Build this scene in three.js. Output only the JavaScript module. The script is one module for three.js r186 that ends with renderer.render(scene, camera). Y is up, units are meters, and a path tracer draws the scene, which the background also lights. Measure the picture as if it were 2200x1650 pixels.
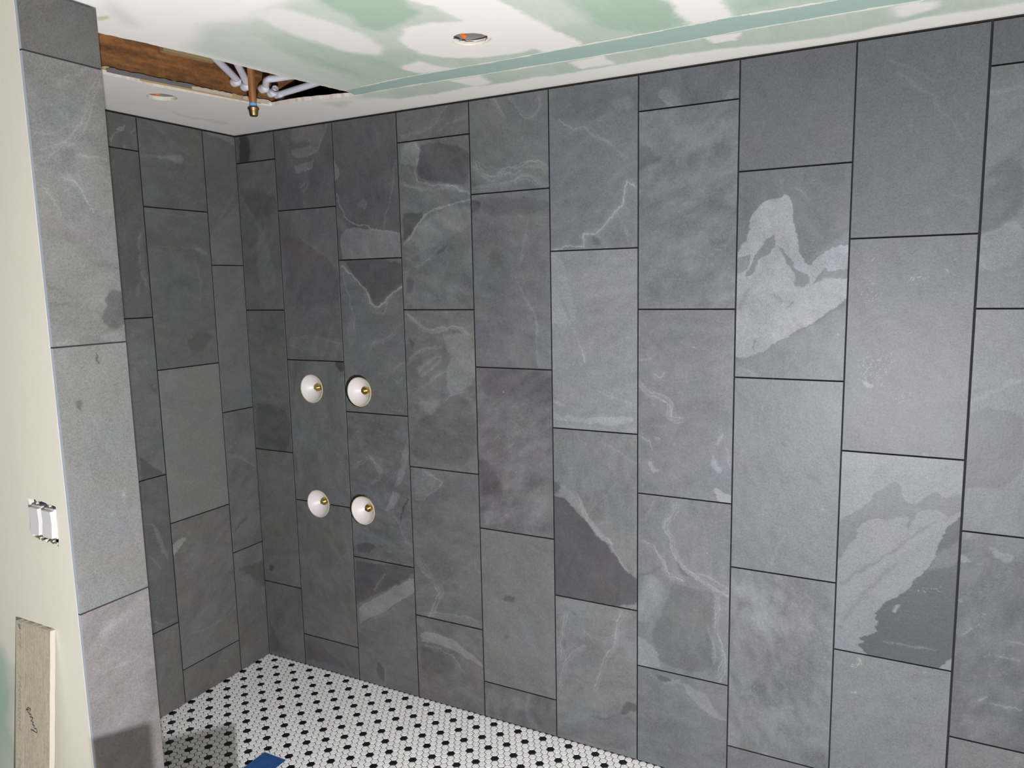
import * as THREE from 'three';
import { mergeGeometries } from 'three/addons/utils/BufferGeometryUtils.js';
import { RoundedBoxGeometry } from 'three/addons/geometries/RoundedBoxGeometry.js';
import { Brush, Evaluator, SUBTRACTION } from 'three-bvh-csg';

// ------------------------------------------------------------------ camera, light, exposure
const scene = new THREE.Scene();
scene.background = new THREE.Color(0x000000);
const renderer = new THREE.WebGLRenderer();
renderer.toneMapping = THREE.LinearToneMapping;
renderer.toneMappingExposure = 0.5;
renderer.shadowMap.enabled = true;
const camera = new THREE.PerspectiveCamera(54.477, 2200 / 1650, 0.05, 30);
camera.rotation.order = 'YXZ';
camera.position.set(2.4868, 1.6457, 2.2923);
camera.rotation.set(-0.1348, 0.4875, -0.0208);
scene.add(camera);

const CEIL = 2.2726, TOP = 2.264;
const LAMP = new THREE.Vector3(2.487, 0.98, 2.30);      // LED work light on its stand, under the camera
const lampLight = new THREE.PointLight(0xfafaff, 42, 0, 2);
lampLight.position.copy(LAMP);
lampLight.castShadow = true; lampLight.shadow.radius = 0.55; lampLight.shadow.mapSize.set(2048, 2048); lampLight.shadow.bias = -0.0005;
scene.add(lampLight);

// ------------------------------------------------------------------ helpers
function rng(seed) { let s = seed >>> 0; return () => { s = (s + 0x6d2b79f5) | 0; let t = Math.imul(s ^ (s >>> 15), 1 | s); t = (t + Math.imul(t ^ (t >>> 7), 61 | t)) ^ t; return ((t ^ (t >>> 14)) >>> 0) / 4294967296; }; }
function hash(text) { let h = 2166136261; for (const c of text) { h ^= c.charCodeAt(0); h = Math.imul(h, 16777619); } return h >>> 0; }
const taken = new Map();
function numbered(name) { const n = taken.get(name) ?? 0; taken.set(name, n + 1); return n ? name + '_' + String(n).padStart(3, '0') : name; }
function shade(o) { o.traverse((m) => { if (m.isMesh) { m.castShadow = true; m.receiveShadow = true; } }); return o; }
function part(name, geometry, material, parent, at) {
  const m = new THREE.Mesh(geometry, material); m.name = name; m.castShadow = m.receiveShadow = true;
  if (at) m.position.set(...at);
  parent.add(m); return m;
}
function thing(name, label, category, at = [0, 0, 0], group) {
  const o = new THREE.Group(); o.name = numbered(name); o.position.set(...at); o.userData = { label, category };
  if (group) o.userData.group = group;
  scene.add(o); return o;
}
function structure(name, label, category) { const o = new THREE.Group(); o.name = name; o.userData = { kind: 'structure', label, category }; scene.add(o); return o; }
const box = (x0, x1, y0, y1, z0, z1) => { const g = new THREE.BoxGeometry(x1 - x0, y1 - y0, z1 - z0); g.translate((x0 + x1) / 2, (y0 + y1) / 2, (z0 + z1) / 2); return g; };
const std = (color, roughness = 0.8, more = {}) => new THREE.MeshStandardMaterial({ color, roughness, ...more });
const lin = (r, g, b) => new THREE.Color().setRGB(r, g, b);
const toS = (v) => 255 * (v <= 0.0031308 ? v * 12.92 : 1.055 * Math.pow(v, 1 / 2.4) - 0.055);

// tileable value noise, sampled bilinearly
const NS = 256, NT = (() => { const r = rng(77), a = new Float32Array(NS * NS); for (let i = 0; i < a.length; i++) a[i] = r() * 2 - 1; return a; })();
function noise(x, y) {
  const xi = Math.floor(x), yi = Math.floor(y); let fx = x - xi, fy = y - yi; fx = fx * fx * (3 - 2 * fx); fy = fy * fy * (3 - 2 * fy);
  const x0 = xi & 255, x1 = (xi + 1) & 255, y0 = (yi & 255) << 8, y1 = ((yi + 1) & 255) << 8;
  const a = NT[y0 + x0], b = NT[y0 + x1], c = NT[y1 + x0], d = NT[y1 + x1];
  const t = a + (b - a) * fx; return t + (c + (d - c) * fx - t) * fy;
}
const fbm = (x, y, n) => { let s = 0, a = 0.5; for (let i = 0; i < n; i++, a *= 0.5, x = x * 2.03 + 17.3, y = y * 2.03 + 9.1) s += a * noise(x, y); return s; };
function dataTexture(data, W, H, color = true) {
  const t = new THREE.DataTexture(data, W, H, THREE.RGBAFormat); t.magFilter = THREE.LinearFilter; t.minFilter = THREE.LinearMipmapLinearFilter; t.generateMipmaps = true;
  if (color) t.colorSpace = THREE.SRGBColorSpace; t.wrapS = t.wrapT = THREE.RepeatWrapping; t.needsUpdate = true; return t;
}
function canvasOf(W, H, fill) { const c = document.createElement('canvas'); c.width = W; c.height = H; const g = c.getContext('2d'); g.fillStyle = fill; g.fillRect(0, 0, W, H); return [c, g]; }

// ------------------------------------------------------------------ slate-look porcelain
// marks printed on each tile, plus reflection streaks painted atop the left wall, in millimetres from its upper left corner: patches (p), veins (v), bundles of veins (b), speckles (s)
const SLATE_MARKS = {
  l0_0: [['p',0.2,5,0,-14,-15,65,-17,136,-14,184,33,151,35,99,15,37,11],['v',0.1,4,0,155,199,96,289,24,373,8,412],['p',0.07,3,0,193,225,70,342,-7,407,-10,513,175,535]],
  l0_1: [['v',0.06,4,0,11,145,78,124,156,84]],
  l0_2: [['b',0.16,5,0,11,187,63,189,98,222,147,251],['b',0.12,4,0,69,123,9,160],['v',-0.15,9,0,23,506,56,478,87,475]],
  l0_3: [['p',-0.12,6,0,22,76,124,87,180,74,174,190,146,213,125,172],['v',0.08,3,0,19,113,92,179,143,251],['v',0.1,8,0,146,305,63,323,26,385]],
  l1_0: [['p',0.22,6,0,70,132,100,123,157,107,191,111,185,140,161,136,112,132],['v',0.1,12,0,-5,132,41,126,94,129],['v',0.1,8,0,226,291,241,246,264,206]],  // pale patch near the top is a reflection painted into the colour
  l1_1: [['v',0.1,7,0,50,142,124,144,201,137,269,162],['p',0.1,4,0,202,131,271,151,269,165,232,160],['v',0.1,5,0,199,158,212,196,223,263,215,346],['v',0.08,8,0,9,15,123,23,213,17,277,1],['p',-0.1,6,0,141,500,197,465,264,487,255,509,196,555,151,534]],
  l1_3: [['p',0.34,2,0,-10,92,30,65,62,67,54,84,22,114,-16,124],['v',0.1,10,0,288,436,247,470,158,482,74,476,41,467],['v',0.06,8,0,84,152,63,169]],
  l2_0: [['p',0.35,2,0,214,60,252,27,261,40,226,65],['v',0.3,4,0,196,101,206,80,227,63],['v',0.3,3,0,273,62,289,43],['v',0.4,4,0,245,105,244,118]],  // bright streaks here are a reflection painted into the tile colour
  l2_1: [['v',0.15,5,0,291,278,268,309,267,370,273,431,291,498],['p',0.14,3,0,237,482,253,461,265,477,253,512,239,512],['p',0.09,4,0,283,281,288,379,289,498,269,467,265,360,268,309]],
  l2_2: [['p',-0.15,4,0,193,505,310,610,309,619,193,614],['v',-0.1,14,0,262,240,289,276]],
  l2_3: [['p',0.2,3,0,219,171,237,181,271,270,284,343,266,320,237,237],['v',0.14,7,0,197,285,223,327,244,357],['p',0.08,3,0,193,543,229,584,311,607,310,613,197,611],['v',0.2,3,0,193,543,223,576,291,582]],
  m0_0: [['p',-0.25,5,-1,23,-22,91,-14,77,126,17,124],['v',0.5,8,1,24,17,27,21]],
  m0_1: [['v',0.08,4,0,19,147,98,249,142,297],['p',0.1,6,0.6,106,255,142,297,164,406,189,481,153,533,98,520,77,386],['p',-0.08,6,-0.6,15,101,203,131,223,198,107,238,19,147]],
  m0_2: [['v',0.12,6,0,99,355,138,380,202,380],['v',0.06,4,0,27,513,129,481,206,433],['p',-0.1,5,0,25,396,227,385,204,612,19,622,16,495],['p',0.07,8,0,93,144,126,144,138,185,111,216]],
  m0_3: [['p',-0.2,4,0,31,520,61,515,73,529,54,552,28,550]],
  m0_4: [['v',0.06,5,0,152,128,76,236],['p',-0.1,8,0,15,195,71,297,154,309,12,337]],
  m1_0: [['p',0.17,4,0.4,100,-33,272,-24,246,69,207,102,134,117,90,102,85,80,137,80,196,70,168,56,94,54,89,21],['v',0.38,4,0,275,-3,262,34,230,89,207,102,163,114],['p',0.2,3,0.8,102,141,147,134,198,133,189,157,159,170,107,168],['v',0.3,3,0,198,128,189,154,152,167],['v',0.22,4,0,167,211,161,238,138,252,128,230,148,215],['p',0.1,8,0,128,284,157,286,148,325]],
  m1_1: [['v',0.09,4,0,109,111,195,159,264,205,297,245],['p',-0.06,8,-0.7,16,90,109,111,250,194,321,261,320,382,23,380],['p',0.06,5,0.5,16,517,155,498,310,524,317,588,149,578,17,546],['v',0.09,4,0,20,517,140,498,242,519,299,535],['v',0.07,5,0,26,540,112,573,193,583]],
  m1_2: [['p',-0.2,2,-1,251,-15,319,-15,318,27,284,44,267,33],['v',-0.07,20,0,47,12,47,53,23,119,17,191]],
  m1_3: [['v',0.08,4,0,283,189,228,228,169,306],['v',0.06,4,0,53,288,91,420]],
  m1_4: [['p',-0.1,6,-1,15,20,107,23,128,63,272,107,12,116]],
  m2_0: [['p',0.34,2,0.4,14,436,26,415,69,396,163,406,229,414,317,433,313,539,16,530],['v',0.5,5,0,8,265,19,308,44,352,90,386,131,388,163,406,223,412,293,428],['p',0.28,2,0.4,-10,107,28,166,19,208,-10,217],['v',0.14,10,0,287,164,275,274,239,353,223,409],['p',0.15,4,-0.5,101,313,130,294,153,301,148,332,114,325],['p',0.12,8,0.5,-11,339,69,396,18,431]],
  m2_1: [['p',-0.15,1.5,-0.8,15,-9,312,-11,314,98,256,119,207,171,167,176,129,117,71,57],['v',0.42,5,0,14,20,71,67,123,111,147,166,187,182,229,145,256,124,296,104],['v',0.25,3,0,159,198,205,209,228,155],['v',0.14,9,0,16,44,27,94,62,203,65,264],['b',0.13,5,0,296,233,248,286,193,314,159,309,122,354],['b',0.13,4,0,302,387,255,399,240,427],['v',0.16,4,0,232,454,265,469,285,452],['b',0.16,3,0,200,549,232,581,279,572],['p',0.08,5,0,41,201,80,256,62,322,20,362,29,229]],
  m2_2: [['b',0.2,4,0,24,220,112,166,132,198,166,212,156,253,105,287],['p',0.14,4,0,91,162,119,177,165,218,150,248,131,216],['p',0.16,4,0,310,61,264,147,246,232,217,287,265,264,290,172],['p',0.2,4,0,209,305,250,300,241,346,169,396,178,371],['v',-0.22,7,0,282,324,267,360,244,420],['p',-0.15,5,0,17,549,65,530,122,537,92,571,22,582],['b',0.1,5,0,214,390,245,455,276,508]],
  m2_3: [['p',-0.14,4,-1,13,12,132,14,309,-10,290,35,184,94,-10,211],['p',0.24,2,0.5,11,217,125,141,219,82,312,28,312,86,208,161,120,226,18,283],['v',0.2,4,0,97,125,128,86,158,45],['p',-0.14,4,0,94,440,123,440,135,486,118,528,91,484],['v',0.12,3,0,138,455,129,531],['b',0.1,5,0,59,275,120,232,193,188]],
  m3_0: [['b',0.13,7,0,16,89,111,83,165,57,179,33,219,-4],['b',0.1,5,0,177,87,224,53,293,46]],
  m3_1: [['p',0.18,3,1,11,11,76,-9,99,25,94,68,73,88,13,71],['v',0.28,5,0,76,12,99,36,83,72,72,98,84,143,130,157,189,162,247,177,300,202],['p',-0.13,4,-0.8,103,15,315,14,295,175,235,166,170,150,91,138,79,88],['b',0.14,6,0,11,148,103,172,189,178,253,178,300,202],['v',0.32,7,0,15,358,54,329,98,270,133,245,200,233,252,225,300,218],['p',-0.16,3,-0.5,13,248,113,243,77,296,26,339,12,344],['p',0.1,6,0,14,366,112,254,314,228,315,308,182,357,19,423],['p',-0.13,3,0,140,405,160,389,207,374,200,385,153,411],['p',-0.13,5,-1,16,485,54,481,45,537,13,543],['p',0.1,6,0,175,517,314,519,313,551,201,545],['v',0.12,6,0,13,462,91,431,160,400]],
  m3_2: [['b',0.2,5,0,16,19,67,59,121,82,162,70,243,61,274,85,294,91],['b',0.18,4,0,12,200,27,164,91,145,167,132],['p',0.14,5,0.5,168,87,268,74,320,141,294,270,234,296,180,310,176,229,199,171],['b',0.2,3,0,59,234,74,204,124,179,159,161,143,202,65,245],['b',0.16,3,0,71,286,114,255,177,224],['v',0.22,4,0,172,334,187,315,268,288],['p',0.1,6,0,61,340,132,324,151,352,94,397,25,425],['p',-0.12,4,0,22,112,50,117,42,141,17,147],['p',-0.07,8,-0.8,11,188,61,187,57,281,12,330],['p',-0.07,12,0,66,399,179,333,293,298,316,580,14,584,19,474]],
  m3_3: [['v',0.2,5,0,63,8,105,28,146,42,132,68,88,91,58,125,22,123],['p',0.08,3,0.5,17,-8,71,-10,139,43,66,115,19,120],['b',0.18,7,0,20,367,53,412,109,459,129,487,83,559,67,594],['b',0.12,8,0,45,589,176,563,293,574],['v',0.12,8,0,283,325,279,350,299,377]],
  m3_4: [['p',0.22,2,0,16,67,101,49,186,69,254,105,322,150,315,158,226,124,135,99,25,104],['v',0.26,3,0,32,115,113,117,162,132,210,185],['p',0.1,4,0,18,11,59,-8,16,54],['p',-0.1,8,0,17,125,134,125,196,188,56,247,16,217],['v',0.07,8,0,40,264,35,226,74,178]],
  m4_0: [['b',0.14,4,0,87,-13,110,30,133,68],['b',0.15,4,0,164,7,209,72,231,90,271,65,267,16],['b',0.17,7,0,10,209,37,258,85,272,134,240,176,254,217,227,263,227,293,264],['b',0.15,6,0,7,292,79,287,151,283,222,258,290,309],['p',-0.1,4,0,-12,250,54,285,17,303,-14,297]],
  m4_1: [['p',-0.15,5,0,-12,11,34,16,33,47,-10,72],['v',0.08,5,0,184,77,231,93,283,93],['p',-0.09,6,0,-12,11,289,21,309,69,184,77,51,69],['v',0.09,12,0,219,100,194,192,186,259],['p',-0.07,14,0.6,72,203,146,200,155,322,74,347,19,319],['v',0.09,4,0,168,285,208,365,248,449],['v',0.14,5,0,208,359,236,412,247,465,245,587],['p',0.06,5,0.5,251,438,312,438,310,615,248,616]],
  m4_2: [['p',-0.1,14,-0.8,-8,-7,310,-15,311,126,188,122,33,97],['p',0.14,7,0,20,530,117,517,129,539,84,574,18,583],['p',-0.12,10,-0.6,-9,338,51,340,88,423,106,461,15,478],['p',0.07,20,0,126,136,289,154,289,569,122,586,88,423],['v',0.7,5,0,108,81,110,84],['v',0.6,4,0,156,366,158,368],['v',0.2,4,0,126,282,148,263],['s',0.12,[4,40],0,168,488,278,474,166,569]],
  m4_3: [['p',-0.15,5,0,103,239,142,237,135,263,89,265],['p',-0.12,4,0,86,405,119,392,99,415],['s',0.2,[3,14],0,195,105,287,90,195,122],['p',-0.06,6,0,197,23,312,37,315,59,245,50]],
  m4_4: [['v',0.14,4,0,185,-3,184,41,177,67],['p',0.1,6,0,13,22,178,11,177,73,105,74,-8,118],['p',0.1,6,0,164,70,209,102,259,155,195,130]],
  m5_0: [['v',0.2,6,0,30,101,52,113,90,132,122,136,154,163,206,183],['p',-0.08,10,0,13,-13,312,15,312,123,206,84,143,119,11,94],['p',0.1,5,0,206,66,257,58,287,67,282,94,232,92],['v',0.42,5,0,5,514,70,501,116,510,119,466,157,468,200,426,252,386,262,311,296,332],['p',0.06,4,0,157,473,246,390,267,316,313,337,313,533,178,531],['p',0.16,4,0,246,433,262,463,287,479,257,473],['p',-0.16,4,0,141,472,168,473,178,508,151,497],['v',0.12,5,0,206,183,231,209,262,240]],
  m5_1: [['p',0.06,5,0.5,-13,-8,41,17,84,160,95,242,-17,243],['v',-0.08,4,0,45,165,67,221,83,268,116,334],['v',0.16,6,0,78,252,111,329,116,365],['p',0.14,3,0.5,-17,545,92,556,203,543,291,537,291,558,246,571,92,572,-16,567],['p',0.16,4,0,-15,497,35,506,52,521,12,518],['v',0.08,5,0,159,457,230,485,277,492]],
  m5_2: [['p',-0.26,2,-0.8,-15,229,37,239,88,288,140,336,190,384,229,427,267,475,315,492,318,592,-11,618],['p',-0.2,2,0,-16,193,40,189,20,208,19,225,-15,227],['p',0.24,3,0,84,206,106,253,128,300,168,338,201,360,223,390,201,388,151,357,106,297],['v',0.24,5,0,201,371,223,412,256,455,267,470],['v',0.1,4,0,123,295,174,234,229,174],['v',0.12,9,0,175,36,229,53,267,81,294,94],['p',0.12,3,0,26,196,83,212,123,300,71,268,25,235]],
  m5_3: [['b',0.15,6,0,31,60,37,88,18,180,23,237],['b',0.18,6,0,147,325,171,232,188,182,222,146,228,61,250,17],['b',0.1,6,0,9,360,35,241,84,189,113,171],['p',-0.2,3,0,244,387,256,338,273,322,313,345,284,370,273,362,261,388],['v',-0.14,4,0,129,424,170,424,216,400,250,385],['p',-0.06,4,0,-8,510,129,430,317,372,318,522,-8,528],['p',-0.1,4,0,24,143,48,162,36,193,24,184],['p',-0.14,3,0,55,50,85,44,73,61],['b',0.1,6,0,108,108,154,150,256,89]],
  m6_0: [['p',0.17,4,0,55,60,80,40,110,63,145,123,96,124,86,83,60,80],['v',0.22,8,0,81,83,101,99],['p',0.17,4,0,265,83,313,83,313,121,258,120],['v',0.15,6,0,4,82,30,105]],
  m6_1: [['p',-0.14,6,-1,-15,89,30,101,46,127,87,150,41,161,-15,177],['p',-0.1,10,-0.8,147,151,186,117,215,139,157,176],['p',-0.1,10,-0.8,208,275,289,290,285,318,213,299],['p',-0.12,10,-1,219,381,281,380,272,408,219,415],['p',-0.1,10,-0.6,224,102,286,118,282,164,235,145],['p',-0.08,8,-0.8,31,288,83,286,62,310],['v',0.15,6,0,239,428,258,429]],
  m6_2: [['b',0.3,6,0,-1,229,20,263,56,268,89,280,112,311,98,335,122,347,145,343],['v',0.18,7,0,3,159,46,157],['v',0.24,6,0,55,203,74,212,83,195],['v',0.24,5,0,4,403,33,420,47,456],['p',0.24,3,0,33,481,52,484,57,508,81,520,47,523],['p',0.32,2,0,240,559,273,560,318,580,318,614,274,612],['v',0.22,10,0,270,391,253,413],['p',0.22,4,0,236,440,245,471,272,486,268,510,232,481],['p',0.22,2,0,56,403,73,407,71,421,54,418],['p',0.25,2,0,167,116,178,109,179,120],['v',0.1,3,0,42,372,94,363],['v',0.14,6,0,284,417,294,489],['v',0.1,6,0,114,526,142,542]],
  m6_3: [['b',0.2,6,0,126,11,121,56,85,95,110,126,122,181,155,227,211,263,264,287,299,292],['b',0.18,6,0,8,152,60,179,83,216,94,272,150,268],['v',0.2,5,0,172,247,226,243,299,281],['p',-0.16,3,0,130,214,156,233,172,258,139,247],['p',-0.11,4,0.4,117,291,232,287,260,316,255,391,240,463,258,575,85,587,44,488,78,415,101,346],['b',0.24,7,0,265,315,261,401,278,466,295,509,269,590],['v',0.15,8,0,234,407,251,461,258,540],['p',0.16,4,0,-10,489,32,508,73,547,85,587,-8,622],['v',0.16,8,0,53,16,36,67,14,93],['v',-0.12,3,0,7,275,49,262,83,239],['p',0.12,6,0,20,273,83,274,89,342,32,436,-8,447],['v',-0.14,3,0,266,355,264,418,289,487],['v',0.6,3,0,225,170,228,172],['v',0.6,3,0,241,193,243,193]],
  m6_4: [['p',0.17,3,0,131,19,177,28,238,48,260,96,317,127,261,119,211,103,183,62],['p',-0.2,3,0,68,16,131,16,97,39,68,37],['v',0.14,10,0,45,15,74,42,109,39,148,11]],
  m7_1: [['p',0.6,2,0,-14,243,30,187,38,131,56,108,87,78,97,83,119,80,134,63,150,96,156,156,167,211,186,272,212,268,245,233,315,208,318,366,228,427,120,494,72,526,27,542,-11,534],['p',-0.3,1.5,0,104,185,113,214,91,236,60,254,42,301,19,300,50,244,77,203],['p',-0.3,1.5,0,118,214,146,252,173,295,196,300,205,323,162,346,169,304,137,266],['p',-0.28,1.5,0,209,323,230,291,247,278,252,297,313,280,314,307,235,314,205,328],['p',-0.25,2,0,-12,252,40,225,36,253,14,300,-11,291],['v',-0.22,10,-1,110,359,126,369],['v',-0.3,6,0,141,392,163,381],['p',0.2,2,0,-13,560,40,569,82,612,-14,614],['p',0.14,4,0,313,172,245,228,211,245,186,272,315,208],['p',0.14,4,0.3,315,378,228,435,68,530,-10,544,-10,557,82,612,316,616],['v',0.25,5,0,111,32,113,37],['v',0.16,6,0,158,56,189,81],['v',-0.25,6,0,55,492,51,509,57,517],['v',-0.16,14,0,11,397,34,339],['v',0.7,4,0,282,465,284,467],['v',0.14,10,0,6,45,9,54]],
  m7_2: [['p',-0.16,4,0,136,182,158,193,157,202,140,199],['p',-0.14,8,-0.6,214,266,238,281,263,308,235,303,215,283],['v',0.07,10,0,159,471,132,523,123,573],['v',0.06,10,0,207,475,223,509],['v',0.3,4,0,255,379,258,380],['p',0.08,8,0,263,587,313,576,313,612]],
  m7_3: [['p',0.08,14,0.4,13,53,124,22,214,92,169,210,37,182],['s',0.1,[5,90],0,157,136,290,109,161,278],['s',-0.1,[5,90],0,150,269,285,239,156,482],['p',-0.1,12,-1,25,101,66,93,66,121,25,123]],
  m8_0: [['v',0.12,7,0,73,56,103,69,156,104,185,120],['v',0.11,6,0,97,92,165,148,203,196,237,243,256,277],['v',0.08,4,0,185,124,231,130],['p',0.1,6,0,165,461,178,438,200,443,194,463],['v',0.07,5,0,235,413,292,433],['v',0.08,6,0,259,211,279,256],['v',0.12,10,-0.5,96,-3,136,0]],
  m8_1: [['s',0.34,[3,50],0,161,107,218,108,162,122],['s',0.34,[4,45],0,66,153,109,153,67,188],['s',0.36,[4,120],0,70,366,122,364,72,416],['s',0.28,[4,36],0,141,431,180,429,142,451],['s',0.3,[4,36],0,109,329,140,328,110,352],['s',0.25,[3,20],0,194,309,257,308,194,329],['p',0.36,2,0,43,395,68,403,78,395,64,412,52,406],['v',0.34,5,0,230,87,237,92],['v',0.3,7,0,203,588,218,591],['v',0.7,3,0,59,310,60,311],['s',0.25,[3,22],0,105,49,211,53,106,84],['s',0.2,[3,24],0,75,471,154,466,76,498]],
  m8_2: [['p',-0.14,2.5,0,-15,222,28,189,68,143,111,91,140,66,161,97,162,126,187,140,219,107,247,88,248,115,313,85,316,131,269,163,240,144,193,150,185,208,176,209,179,169,140,180,55,203,22,303,-10,329],['p',-0.32,1.5,0.3,318,139,279,167,262,214,246,268,220,329,193,369,145,419,96,473,112,473,97,494,118,493,98,518,119,519,58,551,89,556,59,575,112,618,321,621,319,198],['v',0.3,10,0,147,451,166,438],['s',0.22,[4,24],0,232,373,284,364,233,388],['v',-0.12,10,0,7,402,71,343,134,285,168,245,242,178],['v',-0.08,14,0,19,509,73,414,146,318],['p',0.1,6,-0.7,246,268,317,203,317,282,229,322],['v',0.12,3,0,131,553,191,552,260,549],['v',-0.12,9,0,12,529,20,534]],
  m8_3: [['s',0.34,[4,14],0,56,33,82,27,56,58],['v',0.34,8,0,56,124,67,121],['v',0.2,6,0,234,16,243,14],['v',-0.2,5,0,215,99,219,99],['v',0.34,6,0,68,9,73,29]],
  m9_1: [['p',-0.03,4,1.5,-18,-8,69,-13,71,48,-17,57],['p',-0.14,6,0,13,247,80,192,89,354,35,401,-8,416,-14,293],['p',0.14,4,0,-16,424,42,402,90,365,98,503,-17,500],['v',0.1,14,0,2,69,26,64,68,55],['v',0.1,20,0,2,289,18,271]],
  m9_2: [['v',0.13,13,0,1,246,34,223,68,200,115,177],['p',-0.12,4,-0.8,-19,279,36,262,64,256,93,267,121,277,132,464,-16,479],['v',-0.1,6,0,8,220,22,211]],
  m9_3: [['p',0.32,2,0,-15,51,-8,52,23,76,19,90,-14,90],['p',0.3,3,0,64,36,76,26,91,48,122,49,119,77,97,75,74,56],['s',0.28,[4,32],0,91,131,135,123,94,181],['s',0.28,[4,32],0,61,243,110,233,63,283],['v',0.3,5,0,18,298,35,266],['v',0.3,5,0,107,338,148,341],['v',0.36,4,0,88,478,133,475,167,481],['v',0.36,6,0,65,476,82,457],['s',0.25,[4,34],0,104,348,156,336,109,444],['v',0.26,4,0,127,289,156,288],['v',0.36,9,0,8,194,11,196],['p',0.1,20,0,30,529,103,498,165,562,33,588],['p',0.12,4,0,-13,11,30,-13,24,20]],
  s0_1: [['b',0.12,7,0,164,10,145,43,124,98,98,140,62,177,43,193,8,204],['v',0.15,4,0,79,43,110,23,136,6,164,8],['v',0.16,5,0,93,192,133,197,168,195],['v',0.22,3,0,52,243,81,251,102,281,121,314],['v',0.13,4,0,12,275,36,289,47,325],['p',0.06,6,0,93,192,186,194,183,323,123,326,102,281,52,243],['v',0.12,3,0,7,160,44,160,81,137],['p',-0.2,2,-0.4,131,510,139,492,179,486,190,498,190,557,151,582,128,571,113,557,133,526],['p',0.12,3,0,112,599,127,587,155,582,188,596,188,623],['v',-0.1,9,0,7,518,42,519],['v',-0.1,8,0,9,485,30,483],['v',0.12,4,0,9,600,34,599,58,604]],
  s0_2: [['p',-0.28,1.5,0,90,17,98,21,106,44,101,42],['p',-0.2,3,0,39,123,49,119,58,130,53,148,41,136],['v',0.34,5,0,133,354,133,359],['v',-0.07,8,0,81,231,93,247]],
  s0_3: [['p',0.12,8,0,36,61,69,39,118,35,132,43,72,66,42,80],['s',0.12,[4,80],0,86,152,149,182,77,242],['v',0.1,8,0,35,155,91,160,136,161]],
};
// tone of each tile: lightness, green or purple cast, blue or olive cast that also paints in cool and warm light
const TONES = {
  m0_0: [0.85, 0.3, -0.1],
  m0_1: [0.95, 0.5, 0.0],
  m0_2: [0.95, 0.6, -0.1],
  m0_3: [1.0, 0.4, -0.3],
  m0_4: [0.95, 0.0, -0.3],
  m1_0: [0.82, -0.6, 0.3],
  m1_1: [0.97, -0.3, 0.3],
  m1_2: [1.05, 0.5, 0],
  m1_3: [1.0, 0.3, -0.3],
  m1_4: [0.9, -0.4, 0.2],
  m2_0: [0.78, -0.5, 0.35],
  m2_1: [1.02, 0.4, 0.25],
  m2_2: [0.98, 0.2, 0.15, 1.6],
  m2_3: [0.98, 0.2, -0.15],
  m3_0: [1.02, -0.2, 0.3],
  m3_1: [1.05, 0.5, 0.4, 1.3],
  m3_2: [1.08, 0.3, -0.1, 1.2],
  m3_3: [1.02, 0.3, 0.0],
  m3_4: [0.92, -0.2, -0.3, 1.6],
  m4_0: [1.04, 0.6, 0.4],
  m4_1: [1.02, -0.1, 0.6],
  m4_2: [0.95, -0.5, 0.3, 1.6],
  m4_3: [1.14, 0.3, -0.1, 0.7],
  m4_4: [0.9, -0.2, -0.3, 1.5],
  m5_0: [1.15, 0.2, 1.15, 0.8],
  m5_1: [1.58, 0.1, 0.85, 0.8],
  m5_2: [1.2, 0.2, 0.45],
  m5_3: [1.2, 0.3, 0.15],
  m6_0: [0.86, 0.1, 1.2],
  m6_1: [1.1, 0.6, 1.4, 1.5],
  m6_2: [1.12, -0.5, 1.1],
  m6_3: [1.15, 0, 0.7],
  m6_4: [1.05, 0.2, 0.6],
  m7_0: [0.816, -0.3, 1.3, 0.5],  // this and other top right tiles darkened to paint in light falloff
  m7_1: [0.833, 0, 1.1],
  m7_2: [1.12, 0.4, 1.2, 0.6],
  m7_3: [1.1, 0.1, 0.8, 1.7],
  m7_4: [1.0, -0.1, 0.6],
  m8_0: [0.784, 0.2, 1.3, 0.5],
  m8_1: [0.924, -0.6, 1.2, 0.7],
  m8_2: [1.3, 0.1, 1.1, 0.5],
  m8_3: [1.15, 0.3, 0.7, 0.6],
  m9_0: [0.675, 0, 0.9, 0.6],
  m9_1: [0.92, 0.3, 1.2, 0.9],
  m9_2: [0.98, -0.1, 1.2, 0.6],
  m9_3: [0.74, 0, 0.9, 1.5],
  m9_4: [1.05, 0.3, 0.4, 0.6],
  l0_0: [0.95, 0.4, -0.15, 0.7],
  l0_1: [1.1, 0.1, -0.05, 0.6],
  l0_2: [1.0, 0.2, -0.25],
  l0_3: [1.0, 0.1, -0.55],
  l1_0: [0.92, 0.5, -0.15],
  l1_1: [0.95, 0.6, -0.15],
  l1_2: [1.37, 0.8, -0.45, 0.4],
  l1_3: [1.08, 0.2, -0.65],
  l1_4: [1.0, 0.1, -0.75],
  l2_0: [0.85, 0.3, -0.15],
  l2_1: [0.85, 0, -0.15],
  l2_2: [1.05, 0.2, -0.05],
  l2_3: [0.92, -0.1, -0.15],
  l2_4: [1.02, 0.1, -0.75],
  s0_0: [0.72, 0.5, -0.45, 0.6],
  s0_1: [1.14, 0.6, -0.45],
  s0_2: [1.27, 0.5, -0.35, 0.5],
  s0_3: [1.27, -0.8, -0.65],
  s0_4: [1.3, 0, -0.35],
};
const ALBEDO = 0.112, STEP = 0.0008;
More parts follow.
